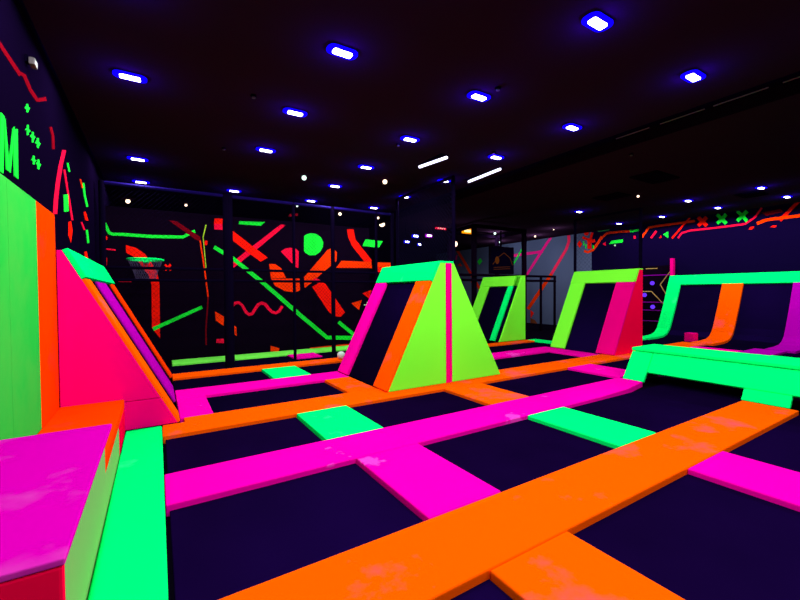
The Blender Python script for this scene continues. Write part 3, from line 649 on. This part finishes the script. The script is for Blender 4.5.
link('ridge_pad', bm_box(15.27, 15.69, 1.45, 6.76, 1.93, 2.0, w=.01), 'mint', lr)

# ------------------------------------------------------------------ raised green beam
gb = thing('padded_beam', 'raised mint green beam on sloping feet spanning the right trampoline beds', 'beam', (7.2, 2, -.05))
P0, P1 = (6.74, 0), (7.05, .452)
for nm, y0, y1, s0, s1 in (('front_pad', .3, 3.38, .33, 1), ('foot_pad', 3.385, 3.72, .0, 1), ('foot_pad', 1.63, 2.12, .0, .325)):
    ramp_part(gb, nm, P0, P1, y0, y1, s0, s1, -.05, .0, 'mint', .014)
link('top_pad', bm_box(7.03, 7.78, .3, 3.72, .455, .512, w=.016, seg=3), 'mint', gb)
link('back_pad', bm_box(7.70, 7.77, .3, 3.72, -.05, .45, w=.014), 'mint', gb)
link('end_pad', bm_box(7.1, 7.698, 3.6, 3.70, -.05, .45, w=.01), 'mint', gb)

# ------------------------------------------------------------------ bench, step box and wall pads on the left
bn = thing('padded_bench', 'padded magenta bench with pale green side against the left wall', 'bench', (-.6, 2.5, -.09))
link('top_pad', bm_box(-.866, -.283, 1.735, 3.38, .575, .6, w=.008, seg=4), 'bench', bn)
link('front_pad', bm_box(-.866, -.29, 1.738, 1.78, -.09, .573, w=.01), 'crimson_pad', bn)
link('side_pad', bm_box(-.345, -.325, 1.785, 3.38, -.09, .573, w=.008), 'pale', bn)
link('core', bm_box(-.866, -.35, 1.785, 3.38, -.09, .573), 'crimson_pad', bn)
sb = thing('step_box', 'low orange step box between the magenta bench and the pink ramp', 'box', (-.6, 4.3, -.09))
link('top_pad', bm_box(-.866, -.325, 3.385, 5.24, .25, .35, w=.012), 'orange_deep', sb)
link('side_pad', bm_box(-.355, -.325, 3.385, 4.5, -.09, .247, w=.008), 'pale', sb)
link('red_side_pad', bm_box(-.355, -.325, 4.503, 5.24, -.09, .247, w=.008), 'crimson_pad', sb)
link('core', bm_box(-.866, -.36, 3.385, 5.24, -.09, .247), 'orange_deep', sb)
for y0, y1, mat, lab in ((3.745, 4.52, 'green_wall', 'tall green wall pad between the orange wall pad and another green pad'),
                         (1.9, 3.74, 'green_wall', 'tall green wall pad cut by the left edge behind the magenta bench'),
                         (4.525, 5.24, 'orange_deep', 'tall red orange wall pad next to the pink ramp')):
    o = link('wall_pad', bm_box(XL, -.868, y0, y1, -.09, 2.31, w=.012, seg=3), mat)
    tag(o, lab, 'wall pad')

# ------------------------------------------------------------------ nets and steel frames
def netting(bm, p00, du, W, H, step=.085, r=.0028):
    """diamond netting in the vertical plane through p00 along du"""
    p00, du = Vector(p00), Vector(du); up = Vector((0, 0, 1))
    nrm = du.cross(up)
    def strand(a, b):
        A = p00+du*a[0]+up*a[1]; B = p00+du*b[0]+up*b[1]
        d = (B-A).normalized(); s = d.cross(nrm)*r
        c = [s, -s*.5+nrm*r*.87, -s*.5-nrm*r*.87]
        convex(bm, [A+k for k in c]+[B+k for k in c])
    n = int((W+H)/step)
    for i in range(1, n):
        k = i*step
        a = (max(0, k-H), min(k, H)); b = (min(k, W), max(0, k-W))
        if abs(a[0]-b[0]) > .02:
            strand(a, b)
            strand((W-a[0], a[1]), (W-b[0], b[1]))
net = thing('safety_net', 'tall black net on padded posts before the mural wall', 'net', (2.2, 8.9, -.09))
for x, r in ((-.82, .05), (1.28, .095), (2.66, .035), (3.6, .05), (4.78, .035), (5.26, .05)):
    bm = bmesh.new(); tube(bm, (x, 8.9, -.0395), (x, 8.9, 3.55), r, 12); link('post', bm, 'steel', net)
for z, r in ((3.52, .035), (1.99, .028), (1.76, .028)):
    bm = bmesh.new(); tube(bm, (-.85, 8.9, z), (5.26, 8.9, z), r); link('rail', bm, 'steel_bluelit' if z > 3 else 'steel', net)  # top rail takes the colour with blue light painted in
bm = bmesh.new(); netting(bm, (-.85, 8.9, .27), (1, 0, 0), 6.1, 3.23, .085, .0016); link('netting', bm, 'rope', net)
sn = thing('safety_net', 'black side net hanging above the A-frame ramp ridge', 'net', (5.32, 7.7, -.09))
for y in (6.5, 8.78):
    bm = bmesh.new(); tube(bm, (5.34, y, -.04), (5.34, y, 3.93), .04); link('post', bm, 'steel', sn)
bm = bmesh.new(); tube(bm, (5.34, 6.5, 3.91), (5.34, 8.78, 3.91), .035); link('rail', bm, 'steel_bluelit', sn)
bm = bmesh.new(); netting(bm, (5.34, 6.5, .0), (0, 1, 0), 2.28, 3.88, .1, .005); link('netting', bm, 'rope', sn)
rn = thing('safety_net', 'thin black frame of posts behind the lime and pink ramp', 'frame', (10.4, 6.2, -.09))
for y in (5.3, 7.13):
    bm = bmesh.new(); tube(bm, (10.4, y, -.05 if y > 6 else 0), (10.4, y, 3.56), .04); link('post', bm, 'steel', rn)
bm = bmesh.new(); tube(bm, (10.4, 5.3, 3.55), (10.4, 7.13, 3.55), .03); link('rail', bm, 'steel', rn)
bm = bmesh.new(); netting(bm, (10.4, 5.3, .1), (0, 1, 0), 1.83, 3.4, .12, .0018); link('netting', bm, 'rope', rn)

cage = thing('steel_cage', 'black box steel cage standing behind the far lime ramp', 'frame', (10.9, 11, -.09))
for x, y in ((9.64, 10.6), (12.24, 10.6), (9.9, 12.3), (12.5, 12.3)):
    link('post', bm_box(x-.07, x+.07, y-.07, y+.07, -.09, 3.9, w=.01), 'black', cage)
for y, z in ((10.6, 3.86), (12.3, 3.86)):
    x = 9.64 if y < 11 else 9.9
    link('rail', bm_box(x+.07, x+2.53, y-.06, y+.06, z-.07, z+.04, w=.01), 'black', cage)
for x in (9.64, 12.24):
    bm = bmesh.new(); prism(bm, [(x-.06, 10.67, 3.78), (x+.06, 10.67, 3.78), (x+.06, 10.67, 3.9), (x-.06, 10.67, 3.9)], (.26, 1.56, 0))
    link('rail', bm, 'black', cage)
rail = thing('handrail', 'black double handrail along the raised walkway behind the ramps', 'railing', (11, 10.4, -.09))
for z in (2.08, 1.9):
    bm = bmesh.new(); tube(bm, (7.6, 10.42, z), (13.9, 10.42, z), .045); link('rail', bm, 'black', rail)
for x in (7.65, 13.0, 13.85):
    bm = bmesh.new(); tube(bm, (x, 10.42, -.09), (x, 10.42, 2.08), .05); link('post', bm, 'black', rail)

tv = thing('television', 'dark television on a ceiling pole inside the steel cage', 'screen', (12.25, 11.8, ZC))
bm = bmesh.new(); tube(bm, (12.25, 11.84, ZC), (12.25, 11.84, 3.3), .04); link('pole', bm, 'black', tv)
link('case', bm_box(11.55, 12.95, 11.76, 11.84, 2.22, 3.36, w=.015), 'black', tv)
bm = bmesh.new()
box(bm, 11.6, 12.9, 11.752, 11.759, 2.27, 3.31)
scr = link('screen', bm, 'wall_dark', tv)
bm = bmesh.new()
pts = [(11.7, 2.6), (12.0, 2.9), (12.35, 3.1), (12.7, 2.9), (12.85, 2.6)]
for a, b in zip(pts, pts[1:]):
    tube(bm, (a[0], 11.748, a[1]), (b[0], 11.748, b[1]), .012, 5)
ball(bm, (11.95, 11.748, 2.78), .12, (1, .03, 1.3))
for z in (2.4, 2.48): tube(bm, (11.75, 11.748, z), (12.7, 11.748, z+.05), .01, 5)
link('screen_print', bm, 'screen_line', scr)

# basketball hoop
hp = thing('basketball_hoop', 'green rimmed basketball hoop with hanging net on the mural wall', 'hoop', (-.19, 10.29, 2.2))
bm = bmesh.new(); n = 28; c = Vector((-.19, 9.62, 2.2)); R = .31
pr_ = [c+Vector((math.cos(2*math.pi*i/n)*R, math.sin(2*math.pi*i/n)*R, 0)) for i in range(n)]
for i in range(n): tube(bm, pr_[i], pr_[(i+1) % n], .022, 6)
link('rim', bm, 'mint', hp)
bm = bmesh.new()
for i in range(n):
    for k in (1, -1):
        a = c+Vector((math.cos(2*math.pi*i/n)*R, math.sin(2*math.pi*i/n)*R, 0))
        j = i+k*3
        b = c+Vector((math.cos(2*math.pi*j/n)*R*.55, math.sin(2*math.pi*j/n)*R*.55, -.4))
        tube(bm, a, b, .004, 4)
link('net', bm, 'hoop_net', hp)
link('bracket', bm_box(-.24, -.14, 9.9, 10.2995, 2.17, 2.23), 'mint', hp)

# ball and cube
bm = bmesh.new(); ball(bm, (3.5, 8.22, .09), .09, seg=24)
tag(link('play_ball', bm, 'white', smooth=True), 'white ball resting on the narrow orange strip beside the A-frame', 'ball')
bm = bm_box(13.3, 13.56, 5.27, 5.53, -.035, .23, w=.03, seg=3)
tag(link('foam_cube', bm, 'pink'), 'small pink foam cube lying on the black bay of the curved ramp', 'cube')

# game panel with globes on the right wall
gp = thing('game_panel', 'dark wall panel with gold angled lines and glowing violet globes', 'game', (15.75, 7.4, -.09))
link('board', bm_box(15.7, 15.79, 6.85, 8.3, -.09, 2.4, w=.01), 'black', gp)
def line(pts, mat, name, w=.018):
    bm = bmesh.new()
    for (y0, z0), (y1, z1) in zip(pts, pts[1:]): tube(bm, (15.69, y0, z0), (15.69, y1, z1), w, 5)
    link(name, bm, mat, gp)
line([(6.95, 2.2), (7.3, 1.7), (7.0, 1.15)], 'paint_gold', 'gold_line')
line([(7.95, 1.45), (7.6, 1.45), (7.15, .95)], 'paint_gold', 'gold_line')
line([(7.4, 2.3), (7.8, 2.3)], 'paint_gold', 'gold_line')
for y, z in ((6.9, 1.05), (7.1, .75), (6.9, 2.05), (7.1, .35)):
    line([(y, z), (8.2, z)], 'paint_violet', 'violet_line')
for y, z in ((7.55, 1.76), (7.82, 1.32), (7.53, .88)):
    bm = bmesh.new(); ball(bm, (15.64, y, z), .075); link('globe', bm, 'globe', gp, True)
o = link('corner_post', bm_box(15.5, 15.65, 6.80, 6.9, -.09, 2.62, w=.01), 'pink'); tag(o, 'slim hot pink post at the end of the long curved ramp', 'post')

# ------------------------------------------------------------------ lamps
def lamp(x, y, label, lit=True):
    r = thing('ceiling_lamp', label, 'lamp', (x, y, ZC), 'blue black light lamps on the ceiling')
    return r
proto = thing('ceiling_lamp', '', 'lamp', (0, 0, ZC), 'blue black light lamps on the ceiling')
link('housing', bm_box(-.14, .14, -.065, .065, ZC-.012, ZC-.0005, w=.002), 'steel', proto)
def rounded(hx, hy, r, z0, z1):
    bm = bmesh.new(); P = []
    for cx, cy, a0 in ((hx-r, hy-r, 0), (r-hx, hy-r, 90), (r-hx, r-hy, 180), (hx-r, r-hy, 270)):
        for k in range(6):
            a = math.radians(a0+k*18); P.append((cx+r*math.cos(a), cy+r*math.sin(a), z0))
    prism(bm, P, (0, 0, z1-z0)); return bm
link('lens', rounded(.165, .088, .075, ZC-.026, ZC-.0125), 'lens', proto)  # glowing plate added to draw the blue halo round the tube
link('tube', rounded(.10, .042, .02, ZC-.04, ZC-.0265), 'tube', proto)
for i, (x, y, lab) in enumerate(LAMPS):
    if i == 0:
        r = proto; r.location = (x, y, ZC); r['label'] = lab
    else:
        r = copy_thing(proto, (x, y, ZC), lab)
    ld = bpy.data.lights.new('lamp_light', 'SPOT'); ld.energy = LAMP_W; ld.color = (.93, 1, 1)
    ld.shadow_soft_size = .06; ld.spot_size = math.radians(178); ld.spot_blend = .12
    lo = bpy.data.objects.new('lamp_light', ld); lo.location = (x, y, ZC-.15); COL.objects.link(lo)
    ld = bpy.data.lights.new('blue_halo_light', 'SPOT'); ld.energy = BLUE_W; ld.color = (.06, 0, 1)  # extra upward light, added for the blue halo on the ceiling
    ld.shadow_soft_size = .1; ld.spot_size = math.radians(175); ld.spot_blend = .1
    lo = bpy.data.objects.new('blue_halo_light', ld); lo.location = (x, y, ZC-.085); lo.rotation_euler = (math.pi, 0, 0); COL.objects.link(lo)

for (x0, y0, x1, y1, lab) in ((4.44, 6.44, 4.56, 5.73, 'slim white tube light on the ceiling, nearer the mural wall of the two'),
                              (5.98, 6.74, 5.92, 5.73, 'slim white tube light on the ceiling beside the dark beam')):
    t = thing('ceiling_tube_light', lab, 'lamp', ((x0+x1)/2, (y0+y1)/2, ZC))
    bm = bmesh.new(); tube(bm, (x0, y0, ZC-.04), (x1, y1, ZC-.04), .028, 10); link('tube', bm, 'strip', t)
    link('housing', bm_box(min(x0, x1)-.03, max(x0, x1)+.03, min(y0, y1)-.02, max(y0, y1)+.02, ZC-.02, ZC-.0002), 'steel', t)

def spot(x, y, z, mat, size, lab, cat='lamp'):
    t = thing('downlight', lab, cat, (x, y, z))
    bm = bmesh.new(); ball(bm, (x, y, z), size, seg=12); link('bulb', bm, mat, t, True)
    bm = bmesh.new(); tube(bm, (x, y, z+size*.7), (x, y, ZC-.001), size*.6, 8); link('stem', bm, 'steel', t)
for a in SPOTS: spot(*a)
for x, y, z, e in ((12.17, 12.09, 3.8, 40), (14.4, 14.15, 3.8, 40), (14.41, 11.86, 3.8, 30), (9.5, 11.5, 3.1, 30), (13.5, 10.2, 3.8, 18)):
    ld = bpy.data.lights.new('downlight_light', 'POINT'); ld.energy = e; ld.color = (.8, .9, 1); ld.shadow_soft_size = .1
    lo = bpy.data.objects.new('downlight_light', ld); lo.location = (x, y, z-.15); COL.objects.link(lo)
for x, y, z, w, h, mat, lab in STAGE:
    t = thing('stage_light', lab, 'lamp', (x, y, z))
    bm = bm_box(x-w/2, x+w/2, y-.05, y, z-h/2, z+h/2, w=.01); link('lens', bm, mat, t)  # glowing front also draws the coloured halo round the core
    link('core', bm_box(x-w*.32, x+w*.32, y-.07, y-.051, z-h*.25, z+h*.25), {'amber_lamp': 'amber_core', 'red_lamp': 'red_core'}.get(mat, 'tube'), t)
    link('housing', bm_box(x-w/2, x+w/2, y+.001, y+.1, z-h/2, z+h/2), 'steel', t)
    bm = bmesh.new(); tube(bm, (x, y+.05, z+h/2), (x, y+.05, ZC-.001), .015, 6); link('hanger', bm, 'steel', t)
for i, (x, y, lab) in enumerate(HEADS):
    t = thing('smoke_detector', lab, 'detector', (x, y, ZC))
    bm = bmesh.new(); tube(bm, (x, y, ZC-.025), (x, y, ZC-.001), .035, 12); link('base', bm, 'steel', t)
    bm = bmesh.new(); tube(bm, (x, y, ZC-.04), (x, y, ZC-.025), .022, 12); link('sensor', bm, 'grey', t)
for x, y, lx, ly, lab in VENTS:
    t = thing('ceiling_vent', lab, 'vent', (x, y, ZC))
    link('frame', bm_box(x-lx, x+lx, y-ly, y+ly, ZC-.03, ZC-.001, w=.006), 'black', t)
    bm = bmesh.new()
    for k in range(5):
        u = y-ly+ly*2*(k+.5)/5; box(bm, x-lx*.9, x+lx*.9, u-.02, u+.02, ZC-.036, ZC-.0305)
    link('grille', bm, 'steel', t)
ws = thing('wall_spotlight', 'small grey spotlight high on the left wall above the mural', 'lamp', (-.92, 4.62, 3.5))
link('bracket', bm_box(-.929, -.905, 4.58, 4.64, 3.5, 3.56), 'steel', ws)
link('head', bm_box(-.904, -.86, 4.56, 4.66, 3.48, 3.54, w=.01), 'grey', ws)

# ------------------------------------------------------------------ camera, world, view
f, yaw, pitch, roll = 394.31, math.radians(31.626), math.radians(-1.1575), math.radians(.4294)
fw = Vector((math.sin(yaw)*math.cos(pitch), math.cos(yaw)*math.cos(pitch), math.sin(pitch)))
r0 = Vector((math.cos(yaw), -math.sin(yaw), 0)); d0 = fw.cross(r0)
rt = r0*math.cos(roll)+d0*math.sin(roll); dn = d0*math.cos(roll)-r0*math.sin(roll)
cd = bpy.data.cameras.new('camera'); cam = bpy.data.objects.new('camera', cd); COL.objects.link(cam)
cd.sensor_width = 36; cd.lens = f/800*36; cd.clip_start = .02
m = Matrix((rt, -dn, -fw)).transposed().to_4x4(); m.translation = (0, 0, 1.5)
cam.matrix_world = m
SC.camera = cam
w = bpy.data.worlds.new('world'); SC.world = w; w.use_nodes = True
w.node_tree.nodes['Background'].inputs[0].default_value = (0, 0, 0, 1)
SC.view_settings.view_transform = 'Standard'; SC.view_settings.look = 'None'
SC.view_settings.gamma = 1; SC.view_settings.use_curve_mapping = False
SC.view_settings.exposure = EXPOSURE
SC.cycles.max_bounces = 6; SC.cycles.diffuse_bounces = 4
SC.cycles.sample_clamp_indirect = 6
